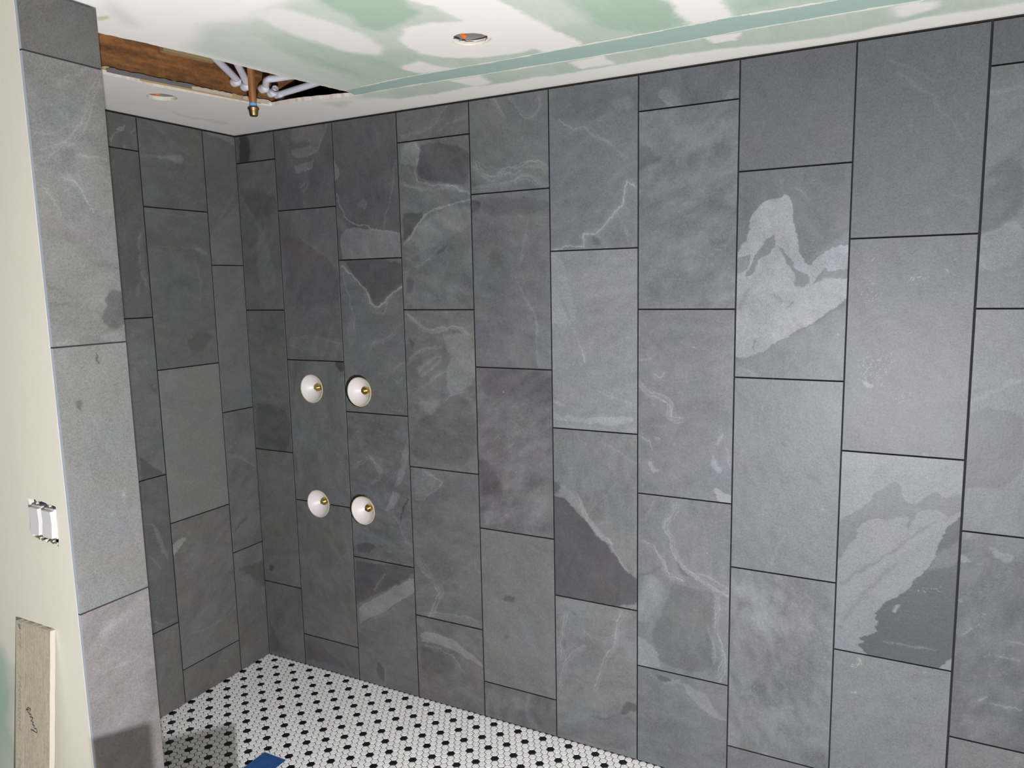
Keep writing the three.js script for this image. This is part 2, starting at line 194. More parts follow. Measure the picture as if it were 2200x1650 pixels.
function slateTexture(key, w, h) {
  const W = Math.max(24, Math.round(w / STEP)), H = Math.max(24, Math.round(h / STEP)), K = 0.001 / STEP;
  const gain = /^(l|m[0-4]_)/.test(key) ? 2.4 : 2.0, r = rng(hash(key)), [lum, cast, blue, mott = 1] = TONES[key] ?? [1, 0, 0];
  const [c1, g1] = canvasOf(W, H, 'rgb(128,128,128)'), [c2, g2] = canvasOf(W, H, 'rgb(128,128,128)');
  const line = (g, pts, sharp) => {                                                 // rounded through the middles of its stretches
    const n = pts.length / 2, P = (i) => [pts[2 * i] * K, pts[2 * i + 1] * K];
    g.beginPath(); g.moveTo(...P(0));
    for (let i = 1; i < n - 1; i++) { const a = P(i), b = P(i + 1); if (sharp) g.lineTo(...a); else g.quadraticCurveTo(a[0], a[1], (a[0] + b[0]) / 2, (a[1] + b[1]) / 2); }
    if (n > 1) g.lineTo(...P(n - 1));
  };
  for (const [kind, val, size, hue, ...pts] of SLATE_MARKS[key] ?? []) {
    const ink = (v) => (v > 0 ? 'rgba(255,255,255,' : 'rgba(0,0,0,') + Math.abs(v).toFixed(3) + ')';
    g1.lineJoin = g1.lineCap = 'round';
    if (kind === 'p') {
      g1.filter = 'blur(' + (size * K * 0.55).toFixed(2) + 'px)'; g1.fillStyle = ink(val); line(g1, pts); g1.closePath(); g1.fill();
      if (hue) { g2.filter = g1.filter; g2.fillStyle = ink(hue * 0.5); line(g2, pts); g2.closePath(); g2.fill(); }
    } else if (kind === 'v') {
      g1.filter = 'blur(' + (size * K * 0.22).toFixed(2) + 'px)'; g1.strokeStyle = ink(val); g1.lineWidth = size * K * 0.75; line(g1, pts, size <= 6); g1.stroke();
      if (size <= 6 && val < 0.5) { g1.filter = 'blur(' + (size * K * 1.2).toFixed(2) + 'px)'; g1.strokeStyle = ink(val * 0.35); g1.lineWidth = size * K * 2.5; line(g1, pts, true); g1.stroke(); }
    } else if (kind === 'b') {
      for (let i = 0; i < 6; i++) {
        const dx = (r() - 0.5) * size * 3.4, dy = (r() - 0.5) * size * 3.4, q = pts.map((v, j) => v + (j & 1 ? dy : dx) + (r() - 0.5) * size * 0.9);
        g1.filter = 'blur(' + (0.5 * K).toFixed(2) + 'px)'; g1.strokeStyle = ink(val * (0.35 + 0.6 * r())); g1.lineWidth = size * K * (0.22 + 0.3 * r()); line(g1, q); g1.stroke();
      }
      g1.filter = 'blur(' + (size * K * 1.2).toFixed(2) + 'px)'; g1.strokeStyle = ink(val * 0.4); g1.lineWidth = size * K * 2.4; line(g1, pts); g1.stroke();
    } else {
      const [cx, cy, ax, ay, bx, by] = pts;
      g1.filter = 'none';
      for (let i = 0; i < size[1]; i++) {
        const a = r() * 6.283, d = Math.sqrt(-Math.log(1 - r() * 0.92)) * 0.62, u = Math.cos(a) * d, v = Math.sin(a) * d;
        const x = cx + (ax - cx) * u + (bx - cx) * v, y = cy + (ay - cy) * u + (by - cy) * v, s = size[0] * (0.25 + 0.75 * r() * r()) * K;
        g1.fillStyle = ink(val * (0.4 + 0.6 * r())); g1.beginPath(); g1.ellipse(x * K, y * K, s, s * (0.4 + 0.6 * r()), r() * 3.1, 0, 6.283); g1.fill();
      }
    }
  }
  const f1 = g1.getImageData(0, 0, W, H).data, f2 = g2.getImageData(0, 0, W, H).data, out = new Uint8Array(W * H * 4);
  const ox = r() * 200, oy = r() * 200, ang = r() * 3.14, ca = Math.cos(ang), sa = Math.sin(ang), hasHue = (SLATE_MARKS[key] ?? []).some((m) => m[3]);
  for (let y = 0; y < H; y++) {
    for (let x = 0; x < W; x++) {
      const X = x * STEP, Y = y * STEP;
      const n1 = noise(X * 38 + ox, Y * 38 + oy), n2 = noise(X * 38 + ox + 90, Y * 38 + oy + 40), n3 = noise(X * 130 + oy, Y * 130 + ox), n4 = noise(X * 130 + oy + 50, Y * 130 + ox + 70), n5 = noise(X * 420, Y * 420 + oy);
      const sx = Math.min(W - 1, Math.max(0, Math.round(x + (n1 * 5.0 + n3 * 2.8 + n5 * 1.2) * K))), sy = Math.min(H - 1, Math.max(0, Math.round(y + (n2 * 5.0 + n4 * 2.8 - n5 * 1.2) * K)));
      const i = (sy * W + sx) * 4, mark = gain * (f1[i] - 128) / 127;
      const u = X * ca + Y * sa, v = Y * ca - X * sa;
      const big = noise(u * 7 + ox, v * 13 + oy), mid = fbm(u * 22 + oy, v * 40 + ox, 3), fine = noise(X * 260 + ox, Y * 260), gy = y >> 1, gx = x >> 1, grain = NT[((gy * 131 + (ox * 7 | 0)) & 255) * 256 + ((gx * 17 + (gy >> 8) * 53 + (oy * 5 | 0)) & 255)];
      const cloud = fbm(X * 13 + oy, Y * 13 + ox + 5, 3), flake = Math.max(0, fbm(X * 75 + 31, Y * 75 + oy, 2) - 0.22);
      const L = lum * (1 + mark) * (1 + mott * (0.09 * big + 0.20 * mid + 0.10 * cloud + 0.30 * flake) + 0.05 * fine + 0.08 * n5 + 0.19 * grain);
      const hu = cast + (hasHue ? (f2[i] - 128) / 64 : 0) + 1.0 * fbm(X * 13 + oy, Y * 13 + ox + 33, 3), bl = blue + 1.0 * fbm(X * 11 + 70, Y * 11 + oy, 2);
      const a = ALBEDO * L, o = ((H - 1 - y) * W + x) * 4;
      out[o] = toS(a * (1 - 0.03 * hu - 0.045 * bl)); out[o + 1] = toS(a * (1 + 0.026 * hu)); out[o + 2] = toS(a * (1 - 0.018 * hu + 0.06 * bl)); out[o + 3] = 255;
    }
  }
  return dataTexture(out, W, H);
}
const bumpTexture = (() => {
  const W = 256, d = new Uint8Array(W * W * 4);
  for (let y = 0; y < W; y++) for (let x = 0; x < W; x++) { const v = 128 + 60 * (noise(x / 4, y / 4) * 0.5 + noise(x / 16 + 7, y / 16) * 0.7 + noise(x / 64, y / 64 + 3)); d.fill(Math.max(0, Math.min(255, v)), (y * W + x) * 4, (y * W + x) * 4 + 3); d[(y * W + x) * 4 + 3] = 255; }
  return dataTexture(d, W, W, false);
})();
const slateCache = new Map();
function slateMaterial(key, w, h) {
  if (!slateCache.has(key)) {
    const b = bumpTexture.clone(); b.wrapS = b.wrapT = THREE.MirroredRepeatWrapping; b.repeat.set(w / 0.25, h / 0.25); b.offset.set((hash(key) % 97) / 97, (hash(key) % 89) / 89); b.needsUpdate = true;
    slateCache.set(key, new THREE.MeshStandardMaterial({ map: slateTexture(key, w, h), bumpMap: b, bumpScale: 0.0006, roughness: 0.5 }));
  }
  return slateCache.get(key);
}
const tileBody = std(lin(0.014, 0.013, 0.013), 0.95), tileCut = std(lin(0.30, 0.33, 0.37), 0.8);
// a tile standing in the xy plane, its lower left corner at the origin, face to +z at z = 0, edges eased
function tileGeometry(w, h, d = 0.009, e = 0.0006) {
  const ring = (k, z) => [[k, k, z], [w - k, k, z], [w - k, h - k, z], [k, h - k, z]];
  const A = ring(e, 0), B = ring(0, -e), C = ring(0, -d), P = [], U = [];
  const quad = (a, b, c, q) => { for (const v of [a, b, c, a, c, q]) { P.push(...v); U.push(v[0] / w, v[1] / h); } };
  quad(...A);
  for (let i = 0; i < 4; i++) { const j = (i + 1) % 4; quad(B[i], B[j], A[j], A[i]); }
  const front = P.length / 3;
  for (let i = 0; i < 4; i++) { const j = (i + 1) % 4; quad(C[i], C[j], B[j], B[i]); }
  quad(C[3], C[2], C[1], C[0]);
  const g = new THREE.BufferGeometry();
  g.setAttribute('position', new THREE.Float32BufferAttribute(P, 3)); g.setAttribute('uv', new THREE.Float32BufferAttribute(U, 2)); g.computeVertexNormals();
  g.addGroup(0, front, 0); g.addGroup(front, P.length / 3 - front, 1);
  return g;
}
const evaluator = new Evaluator(); evaluator.useGroups = true;
const lip = rng(4242);
// lays one column of tiles into a wall; place() turns a mesh built in the xy plane to its wall
function layColumn(parent, prefix, col, u0, u1, joints, place, gaps, cutters = [], body = tileBody, keyOf) {
  const ys = [0.004, ...joints, TOP], n = ys.length - 1;
  for (let k = 0; k < n; k++) {
    const y0 = ys[n - 1 - k] + (k === n - 1 ? 0 : gaps.y / 2), y1 = ys[n - k] - (k === 0 ? 0 : gaps.y / 2), w = u1 - u0, h = y1 - y0;
    const key = keyOf ? keyOf(k) : prefix + col + '_' + k;
    const m = [slateMaterial(key, w, h), body];
    let geometry = tileGeometry(w, h);
    const proud = lip() * 0.0008;
    for (const [cx, cy, cr, n = 40] of cutters) {
      if (cx + cr < u0 || cx - cr > u1 || cy + cr < y0 || cy - cr > y1) continue;
      const a = new Brush(geometry, m), cg = new THREE.CylinderGeometry(cr, cr, 0.05, n); cg.rotateX(Math.PI / 2); cg.clearGroups();
      const b = new Brush(cg, m[1]); b.position.set(cx - u0, cy - y0, 0); a.updateMatrixWorld(); b.updateMatrixWorld();
      const res = evaluator.evaluate(a, b, SUBTRACTION); geometry = res.geometry;
      if (Array.isArray(res.material)) { m.length = 0; m.push(...res.material); }
    }
    const mesh = part('wall_tile', geometry, m, parent);
    place(mesh, u0, y0, proud);
  }
}

// ------------------------------------------------------------------ rear wall of the shower
const XE = [0, 0.2155, 0.517, 0.8185, 1.1245, 1.426, 1.730, 2.033, 2.3375, 2.643, 2.945, 3.247, 3.40];
const COURSE = [[0.351, 0.953, 1.554, 2.158], [0.145, 0.750, 1.349, 1.953], [0.545, 1.149, 1.747]];
const VALVES = [[0.342, 1.2325], [0.589, 1.2315], [0.3425, 0.7465], [0.5785, 0.7465]];
const membrane = std(lin(0.016, 0.015, 0.015), 0.95), drywall = std(lin(0.62, 0.615, 0.60), 0.92);
const wallBack = structure('wall_back', 'rear shower wall of large vertical dark slate tiles in stepped thirds', 'wall');
{
  const s = new THREE.Shape(); s.moveTo(-0.12, -0.05); s.lineTo(3.52, -0.05); s.lineTo(3.52, CEIL + 0.2); s.lineTo(-0.12, CEIL + 0.2);
  for (const [x, y] of VALVES) { const h = new THREE.Path(); h.absarc(x, y, 0.0595, 0, Math.PI * 2, true); s.holes.push(h); }
  const g = new THREE.ExtrudeGeometry(s, { depth: 0.012, bevelEnabled: false, curveSegments: 24 }); g.translate(0, 0, -0.0205);
  part('backer_board', g, membrane, wallBack);
  part('wall_core', box(-0.12, 3.52, -0.05, CEIL + 0.2, -0.16, -0.12), std(0x8a7a62, 0.9), wallBack);
}
const CUTS = [[0.342, 1.2325, 0.0590], [0.5835, 1.2350, 0.0655, 15], [0.342, 0.7470, 0.0592, 30], [0.5745, 0.7495, 0.0650, 13]];
for (let c = 0; c < XE.length - 1; c++) {
  const gap = c === 9 ? 0.0056 : 0.0040, gapR = c === 8 ? 0.0056 : 0.0040;
  layColumn(wallBack, 'm', c, XE[c] + (c ? gap / 2 : 0.0006), XE[c + 1] - gapR / 2, COURSE[c % 3], (m, u, y, d) => m.position.set(u, y, d - 0.0004), { y: 0.0042 }, c > 0 && c < 3 ? CUTS : [], tileBody,
    c > 9 ? (k) => 'm' + (c - 6) + '_' + Math.min(k, 3) : undefined);
}

// ------------------------------------------------------------------ left wall of the shower
const ZE = [0, 0.163, 0.449, 0.751, 1.053, 1.168], ZCOURSE = [[0.532, 1.137, 1.741], [0.143, 0.748, 1.346, 1.950], [0.347, 0.945, 1.546, 2.145]];
const wallLeft = structure('wall_left', 'short left shower wall of dark slate tiles at the corner', 'wall');
part('wall_core', box(-0.12, -0.009, -0.05, CEIL + 0.2, -0.02, 1.18), membrane, wallLeft);
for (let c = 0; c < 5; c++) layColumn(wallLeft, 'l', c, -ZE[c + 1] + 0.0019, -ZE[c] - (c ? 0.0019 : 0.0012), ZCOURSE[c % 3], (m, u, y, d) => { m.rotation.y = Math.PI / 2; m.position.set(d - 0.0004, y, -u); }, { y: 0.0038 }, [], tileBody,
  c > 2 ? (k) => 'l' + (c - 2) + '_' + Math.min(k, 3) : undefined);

// ------------------------------------------------------------------ partition with the tiled end and the white drywall face
const XS = 0.8675, ZB = 1.168, ZF = 1.3394;
const wallFront = structure('wall_front', 'cream skim-coated drywall partition with slate tiled end', 'wall');
const creamMap = (() => {
  const W = 512, H = 1024, x0 = 0.25, x1 = 0.87, y1 = 2.28, d = new Uint8Array(W * H * 4);
  for (let y = 0; y < H; y++) for (let x = 0; x < W; x++) {
    const X = x0 + (x1 - x0) * x / W, Y = y1 * y / H;                       // row 0 lies at the floor
    const edge = 0.565 + 0.035 * noise(Y * 9, 3) - X + 0.03 * noise(X * 30, Y * 14) - Math.max(0, Y - 0.72) * 1.1;
    const g = Math.min(1, Math.max(0, edge / 0.06)) * (0.62 + 0.2 * noise(X * 14, Y * 5));
    const n = 1 + 0.018 * fbm(X * 18, Y * 9, 3) + 0.012 * noise(X * 300, Y * 300) + 0.02 * noise(X * 3, Y * 2);
    const o = (y * W + x) * 4; d[o] = toS((0.575 - 0.345 * g) * n); d[o + 1] = toS((0.556 - 0.20 * g) * n); d[o + 2] = toS((0.462 - 0.19 * g) * n); d[o + 3] = 255;
  }
  const t = dataTexture(d, W, H); t.wrapS = t.wrapT = THREE.ClampToEdgeWrapping; t.repeat.set(1 / (x1 - x0), 1 / y1); t.offset.set(-x0 / (x1 - x0), 0); return t;
})();
const cream = new THREE.MeshStandardMaterial({ map: creamMap, roughness: 0.9 });
{
  const r = rng(9), s = new THREE.Shape(); s.moveTo(-0.8, 0.012); s.lineTo(XS - 0.0105, 0.012);
  for (let y = 0.05; y < CEIL; y += 0.05) s.lineTo(XS - 0.0105 + (r() - 0.5) * 0.0016, y);
  s.lineTo(XS - 0.0105, CEIL); s.lineTo(-0.8, CEIL);
  const h = new THREE.Path(), pts = [];
  const ragged = (xa, ya, xb, yb, n, j) => { for (let i = 0; i < n; i++) pts.push([xa + (xb - xa) * i / n + (r() - 0.5) * j, ya + (yb - ya) * i / n + (r() - 0.5) * j]); };
  ragged(0.716, 1.086, 0.716, 1.170, 8, 0.002); ragged(0.716, 1.174, 0.817, 1.170, 14, 0.008); ragged(0.817, 1.168, 0.816, 1.084, 9, 0.003); ragged(0.816, 1.078, 0.716, 1.082, 14, 0.010);
  pts.forEach(([x, y], i) => (i ? h.lineTo(x, y) : h.moveTo(x, y))); h.closePath(); s.holes.push(h);
  const g = new THREE.ExtrudeGeometry(s, { depth: 0.0127, bevelEnabled: false }); g.translate(0, 0, ZF - 0.0127);
  part('drywall_sheet', g, cream, wallFront);
  const core = std(0x6d6f70, 0.9);
  part('wall_core', mergeGeometries([box(-0.8, 0.70, 0.002, CEIL, ZB + 0.009, ZF - 0.0127), box(0.845, XS - 0.0095, 0, CEIL, ZB + 0.009, ZF - 0.0127), box(0.70, 0.845, 0, 1.06, ZB + 0.009, ZF - 0.0127), box(0.70, 0.845, 1.19, CEIL, ZB + 0.009, ZF - 0.0127), box(0.70, 0.845, 1.06, 1.19, ZB + 0.009, ZB + 0.06)]), core, wallFront);
  layColumn(wallFront, 's', 0, -ZF, -ZB, [0.3196, 0.9236, 1.5276, 2.138], (m, u, y, d) => { m.rotation.y = Math.PI / 2; m.position.set(XS, y, -u); }, { y: 0.0032 }, [], tileCut);
  for (const y of [0.3196, 0.9236, 1.5276, 2.138]) part('grout_line', box(XS - 0.009, XS - 0.0008, y - 0.0017, y + 0.0017, ZB + 0.0005, ZF - 0.0006), tileBody, wallFront);
  // the face towards the shower
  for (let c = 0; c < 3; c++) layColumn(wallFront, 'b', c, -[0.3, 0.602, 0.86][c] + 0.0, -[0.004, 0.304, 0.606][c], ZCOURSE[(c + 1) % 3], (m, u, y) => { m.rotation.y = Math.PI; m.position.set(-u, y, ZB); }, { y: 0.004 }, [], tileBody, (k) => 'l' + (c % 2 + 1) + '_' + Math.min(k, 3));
}

// ------------------------------------------------------------------ shower floor of hexagon mosaic
const floor = structure('floor', 'white hexagon mosaic shower floor with black dots and dark grout', 'floor');
{
  const g = box(-0.05, 3.45, -0.06, -0.0012, -0.05, 1.36); part('grout_bed', g, std(lin(0.022, 0.020, 0.018), 0.95), floor);
  part('subfloor', box(-0.85, 3.45, -0.06, 0, 1.36, 4.45), std(lin(0.17, 0.165, 0.16), 0.9), floor);
  const S = 0.0255, ROW = S * Math.sqrt(3) / 2, R = (S - 0.0024) / Math.sqrt(3);
  const P = [], ring = (r, y) => [...Array(6)].map((_, i) => { const a = (i + 0.5) * Math.PI / 3; return [Math.cos(a) * r, y, Math.sin(a) * r]; });
  const T = ring(R - 0.0011, 0), E = ring(R, -0.0009), B = ring(R, -0.004), tri = (a, b, c) => P.push(...a, ...b, ...c);
  for (let i = 0; i < 6; i++) { const j = (i + 1) % 6; tri([0, 0, 0], T[j], T[i]); tri(T[i], T[j], E[j]); tri(T[i], E[j], E[i]); tri(E[i], E[j], B[j]); tri(E[i], B[j], B[i]); }
  const hex = new THREE.BufferGeometry(); hex.setAttribute('position', new THREE.Float32BufferAttribute(P, 3)); hex.computeVertexNormals();
  const tones = [[0.90, 0.89, 0.86], [0.89, 0.86, 0.845], [0.865, 0.88, 0.835], [0.91, 0.90, 0.88], [0.86, 0.855, 0.845]].map((c) => std(lin(...c), 0.22));
  const black = std(lin(0.006, 0.006, 0.007), 0.2);
  const cells = [], r = rng(31), v = new THREE.Vector3();
  camera.aspect = 2200 / 1650; camera.updateProjectionMatrix(); camera.updateMatrixWorld(true);
  for (let row = -1; row * ROW + 0.0285 < 1.365; row++) for (let k = -4; ; k++) {
    const x = 0.0570 + k * S + ((row & 1) ? S / 2 : 0), z = 0.0285 + row * ROW;
    if (x > 3.41) break; if (x < -0.011 || z < -0.011) continue;
    const dot = (row & 1) === 0 && (((k - (row >> 1) * 2) % 4) + 4) % 4 === 0;
    v.set(x, 0, z).project(camera);
    const seen = Math.abs(v.x) < 1.01 && Math.abs(v.y) < 1.01 && !(x < XS && v.x < -0.688);
    cells.push({ x, z, dot, size: seen ? 1 / Math.hypot(x - camera.position.x, z - camera.position.z) : 0, tone: Math.floor(r() * 5), dy: (r() - 0.5) * 0.0005, turn: (r() - 0.5) * 0.02 });
  }
  cells.sort((a, b) => b.size - a.size);
  const place = (o, c) => { o.position.set(c.x, c.dy, c.z); o.rotation.y = c.turn; };
  cells.slice(0, 300).forEach((c) => place(part('hexagon_tile', hex, c.dot ? black : tones[c.tone], floor), c));
  const rest = cells.slice(300), dummy = new THREE.Object3D();
  for (const isDot of [false, true]) {
    const list = rest.filter((c) => c.dot === isDot), im = new THREE.InstancedMesh(hex, isDot ? black : std(0xffffff, 0.22), list.length);
    im.name = isDot ? 'black_mosaic' : 'white_mosaic'; im.userData = { kind: 'stuff' }; im.castShadow = im.receiveShadow = true;
    list.forEach((c, i) => { place(dummy, c); dummy.updateMatrix(); im.setMatrixAt(i, dummy.matrix); if (!isDot) im.setColorAt(i, tones[c.tone].color); });
    floor.add(im);
  }
}

// ------------------------------------------------------------------ ceiling of green board and joint compound
const CANS = [[1.457, 0.535, 0.050], [0.294, 0.565, 0.047]];
const HOLE = [0.703,1.067,0.729,0.960,0.765,0.790,0.796,0.547,0.843,0.297,0.850,0.235,0.819,0.240,0.725,0.263,0.620,0.285,0.499,0.283,0.475,0.323,0.443,0.445,0.412,0.566,0.390,0.667,0.393,0.748,0.386,0.835,0.372,0.90,0.355,1.067];
const ceiling = structure('ceiling', 'green moisture board ceiling smeared with white joint compound', 'ceiling');
const ceilingMap = (() => {
  const W = 2048, H = 1024, X1 = 2.9, Z0 = -0.03, Z1 = 1.4, K = W / X1 / 1000;
  const [c, g] = canvasOf(W, H, 'rgb(0,0,0)');                              // red: share of bare green board, green: thin skim, blue: dirt
  const py = (z) => H - (z / 1000 - Z0) / (Z1 - Z0) * H;
  const fill = (pts, color, blur) => { g.filter = blur ? 'blur(' + blur * K + 'px)' : 'none'; g.fillStyle = color; g.beginPath(); for (let i = 0; i < pts.length; i += 2) (i ? g.lineTo(pts[i] * K, py(pts[i + 1])) : g.moveTo(pts[i] * K, py(pts[i + 1]))); g.closePath(); g.fill(); };
  const cove = [2698,79,2456,87,2333,47,2048,91,1807,115,1562,112,1233,124,925,119,842,188,808,255];
  fill([780,862,978,969,1065,935,1215,966,1357,974,1600,1000,1744,855,2075,658,2600,500,2900,300, 2900,60, ...cove, 814,364, 798,621, 789,795], 'rgb(150,0,0)', 22);
  fill([1000,880,1160,760,1230,600,1300,460,1700,500,2000,500,2500,300,2650,100, ...cove.slice(2, 16), 950,200, 960,520], 'rgb(190,0,0)', 14);
  fill([1322,1000,1477,900,1460,756,1293,698,1276,749], 'rgb(255,0,0)', 10);
  fill([1768,780,2100,680,2000,430,1968,365,1851,335,1787,436], 'rgb(245,0,0)', 14);
  fill([2110,560,2400,420,2500,350,2200,370,2110,380], 'rgb(230,0,0)', 14);
  fill([1013,828,1101,686,1166,446,1274,264,1000,285,960,599], 'rgb(215,0,0)', 14);
  fill([1118,956,1204,955,1233,850,1243,708,1227,608,1170,548,1116,630,1092,779], 'rgb(30,0,0)', 9);
  fill([1486,825,1508,775,1503,688,1502,663,1451,688,1367,701,1309,638,1280,569,1277,503,1318,435,1421,378,1509,373,1561,388,1574,333,1691,334,1675,462,1662,602,1650,698,1651,744,1640,860,1511,900], 'rgb(0,0,0)', 5);
  fill([1968,543,1972,415,1978,326,2089,343,2085,473,2085,560,1970,620], 'rgb(0,0,0)', 7);
  fill([1162,443,1226,449,1285,327,1173,340,1145,407], 'rgb(15,0,0)', 6);
  fill([1196,230,1302,233,1292,142,1229,126], 'rgb(10,0,0)', 5);
  fill([1580,212,1708,221,1705,127,1589,136], 'rgb(10,0,0)', 5);
  fill([1985,231,2078,221,2044,162,2004,161], 'rgb(20,0,0)', 4);
  fill([2423,219,2469,229,2521,210,2519,148,2436,118], 'rgb(25,0,0)', 8);
  fill([2900,62, ...cove.slice(0, 18), 808,-30, 2900,-30], 'rgb(0,0,0)', 5);
  fill([666,230,791,195,675,129], 'rgb(90,0,0)', 10);
  fill([153,445,142,324,165,169,140,141,106,294], 'rgb(70,0,0)', 5);
  g.globalCompositeOperation = 'lighter';
  fill([930,1200,910,1145,831,1039,804,1044,867,1132], 'rgb(0,0,120)', 14);
  fill([799,1123,836,1116,820,1105,785,1105], 'rgb(0,200,0)', 4);
  const r = rng(5);
  for (let i = 0; i < 46; i++) { const x = 700 + r() * 1900, z = 20 + r() * 330, l = 4 + r() * 12; fill([x, z, x + l, z + l * 0.3, x + l, z + l * 0.3 + 2], 'rgb(0,0,170)', 0); }
  const f = g.getImageData(0, 0, W, H).data, d = new Uint8Array(W * H * 4);
  for (let y = 0; y < H; y++) for (let x = 0; x < W; x++) {
    const X = x / W * X1, Z = Z1 - (y / H) * (Z1 - Z0);
    const wx = noise(X * 16, Z * 16) * 9 + noise(X * 55, Z * 55) * 4 + noise(X * 190, Z * 190) * 2.2, wz = noise(X * 16 + 50, Z * 16) * 9 + noise(X * 55 + 50, Z * 55) * 4;
    const sx = Math.min(W - 1, Math.max(0, Math.round(x + wx * K))), sy = Math.min(H - 1, Math.max(0, Math.round(y + wz * K))), i = (sy * W + sx) * 4, j = (y * W + x) * 4;
    let gr = f[i] / 255; gr = Math.min(1, Math.max(0, gr * (1 + 0.09 * noise(X * 24, Z * 6) + 0.06 * noise(X * 160, Z * 30) + 0.06 * noise(X * 5, Z * 4))));
    const dirt = f[j + 2] / 255, yel = f[j + 1] / 255, n = 1 + 0.02 * fbm(X * 20, Z * 20, 3) + 0.012 * noise(X * 400, Z * 400);
    const mix = (a, b, t) => a + (b - a) * t;
    let R = mix(0.86, 0.385, gr), G = mix(0.825, 0.505, gr), B = mix(0.765, 0.385, gr);
    R = mix(mix(R, 0.30, dirt * 0.7), 0.55, yel); G = mix(mix(G, 0.28, dirt * 0.7), 0.5, yel); B = mix(mix(B, 0.27, dirt * 0.7), 0.2, yel);
    const o = ((H - 1 - y) * W + x) * 4; d[o] = toS(R * n); d[o + 1] = toS(G * n); d[o + 2] = toS(B * n); d[o + 3] = 255;
  }
  const t = dataTexture(d, W, H); t.wrapS = t.wrapT = THREE.ClampToEdgeWrapping; t.repeat.set(1 / X1, 1 / (Z1 - Z0)); t.offset.set(0, -Z0 / (Z1 - Z0)); return t;
})();
{
  const r = rng(12), s = new THREE.Shape(); s.moveTo(-0.12, -0.01); s.lineTo(3.45, -0.01); s.lineTo(3.45, 1.36); s.lineTo(-0.12, 1.36);
  const path = (pts) => { const h = new THREE.Path(); pts.forEach(([x, z], i) => (i ? h.lineTo(x, z) : h.moveTo(x, z))); h.closePath(); s.holes.push(h); };
  const e = [];
  for (let i = 0; i < HOLE.length; i += 2) { const xa = HOLE[i], za = HOLE[i + 1], k = (i + 2) % HOLE.length, xb = HOLE[k], zb = HOLE[k + 1], n = Math.max(1, Math.round(Math.hypot(xb - xa, zb - za) / 0.014)); for (let q = 0; q < n; q++) e.push([xa + (xb - xa) * q / n + (r() - 0.5) * 0.0045, za + (zb - za) * q / n + (r() - 0.5) * 0.0045]); }
  path(e);
  CANS.forEach(([x, z, R], i) => path([...Array(30)].map((_, k) => { const a = k / 30 * Math.PI * 2, w = R * (1 + (i ? 0.02 : 0.07) * noise(k * 0.7, i * 9)); return [x + Math.cos(a) * w, z + Math.sin(a) * w]; })));
  const g = new THREE.ExtrudeGeometry(s, { depth: 0.0127, bevelEnabled: false }); g.rotateX(Math.PI / 2); g.translate(0, CEIL + 0.0127, 0);
  part('board_sheet', g, [new THREE.MeshStandardMaterial({ map: ceilingMap, roughness: 0.9 }), std(lin(0.72, 0.66, 0.56), 0.95)], ceiling);
  part('bathroom_sheet', box(-0.85, 3.45, CEIL, CEIL + 0.0127, 1.36, 4.45), drywall, ceiling);
  // joint strip of blue-green board with torn paper along both sides
  const up = [[0.855, 0.317], [1.10, 0.340], [1.47, 0.335], [1.88, 0.345], [2.07, 0.352], [2.315, 0.338], [3.4, 0.345]], lo = [[0.838, 0.250], [1.10, 0.250], [1.34, 0.238], [1.70, 0.228], [1.94, 0.225], [2.09, 0.236], [2.484, 0.232], [3.4, 0.23]];
  const fine = (list) => { const o = []; for (let i = 0; i < list.length - 1; i++) for (let k = 0; k < 14; k++) { const t = k / 14; o.push([list[i][0] + (list[i + 1][0] - list[i][0]) * t, list[i][1] + (list[i + 1][1] - list[i][1]) * t + (r() - 0.5) * 0.002]); } o.push(list[list.length - 1]); return o; };
  const U = fine(up), L = fine(lo), st = new THREE.Shape(); [...U, ...L.slice().reverse()].forEach(([x, z], i) => (i ? st.lineTo(x, z) : st.moveTo(x, z)));
  const sg = new THREE.ExtrudeGeometry(st, { depth: 0.0009, bevelEnabled: false }); sg.rotateX(Math.PI / 2); sg.translate(0, CEIL, 0);
  const strip = part('joint_strip', sg, std(lin(0.36, 0.485, 0.425), 0.9), ceiling);
  for (const edge of [U, L]) {
    const list = [];
    for (let i = 0; i < edge.length - 1; i++) {
      const wgt = 0.0012 + 0.005 * Math.max(0, noise(edge[i][0] * 16, edge === U ? 3 : 40) + 0.15);
      
      const q = new THREE.Shape(), [xa, za] = edge[i], [xb, zb] = edge[i + 1], w0 = wgt * (0.6 + r() * 0.6), w1 = wgt * (0.6 + r() * 0.6);
      q.moveTo(xa - 0.001, za - w0); q.lineTo(xb + 0.001, zb - w1); q.lineTo(xb + 0.001, zb + w1); q.lineTo(xa - 0.001, za + w0);
      const gg = new THREE.ExtrudeGeometry(q, { depth: 0.0006, bevelEnabled: false }); gg.rotateX(Math.PI / 2); gg.translate(0, CEIL - 0.0008 - (i % 2) * 0.0003, 0); list.push(gg);
    }
    part('torn_paper', mergeGeometries(list), std(lin(0.78, 0.75, 0.66), 0.95), strip);
  }
}

// ------------------------------------------------------------------ rest of the bathroom, behind and beside the camera
const dim = std(lin(0.13, 0.125, 0.12), 0.95);
const wallRight = structure('wall_right', 'plain drywall at the right end of the room', 'wall'); part('drywall_sheet', box(3.40, 3.52, -0.06, CEIL + 0.1, -0.05, 4.5), dim, wallRight);
const wallRear = structure('wall_rear', 'plain drywall behind the camera', 'wall'); part('drywall_sheet', box(-0.9, 3.5, -0.06, CEIL + 0.1, 4.40, 4.52), dim, wallRear);
const wallSide = structure('wall_side', 'plain drywall closing the bathroom past the partition', 'wall'); part('drywall_sheet', box(-0.92, -0.8, -0.06, CEIL + 0.1, 1.1, 4.5), dim, wallSide);

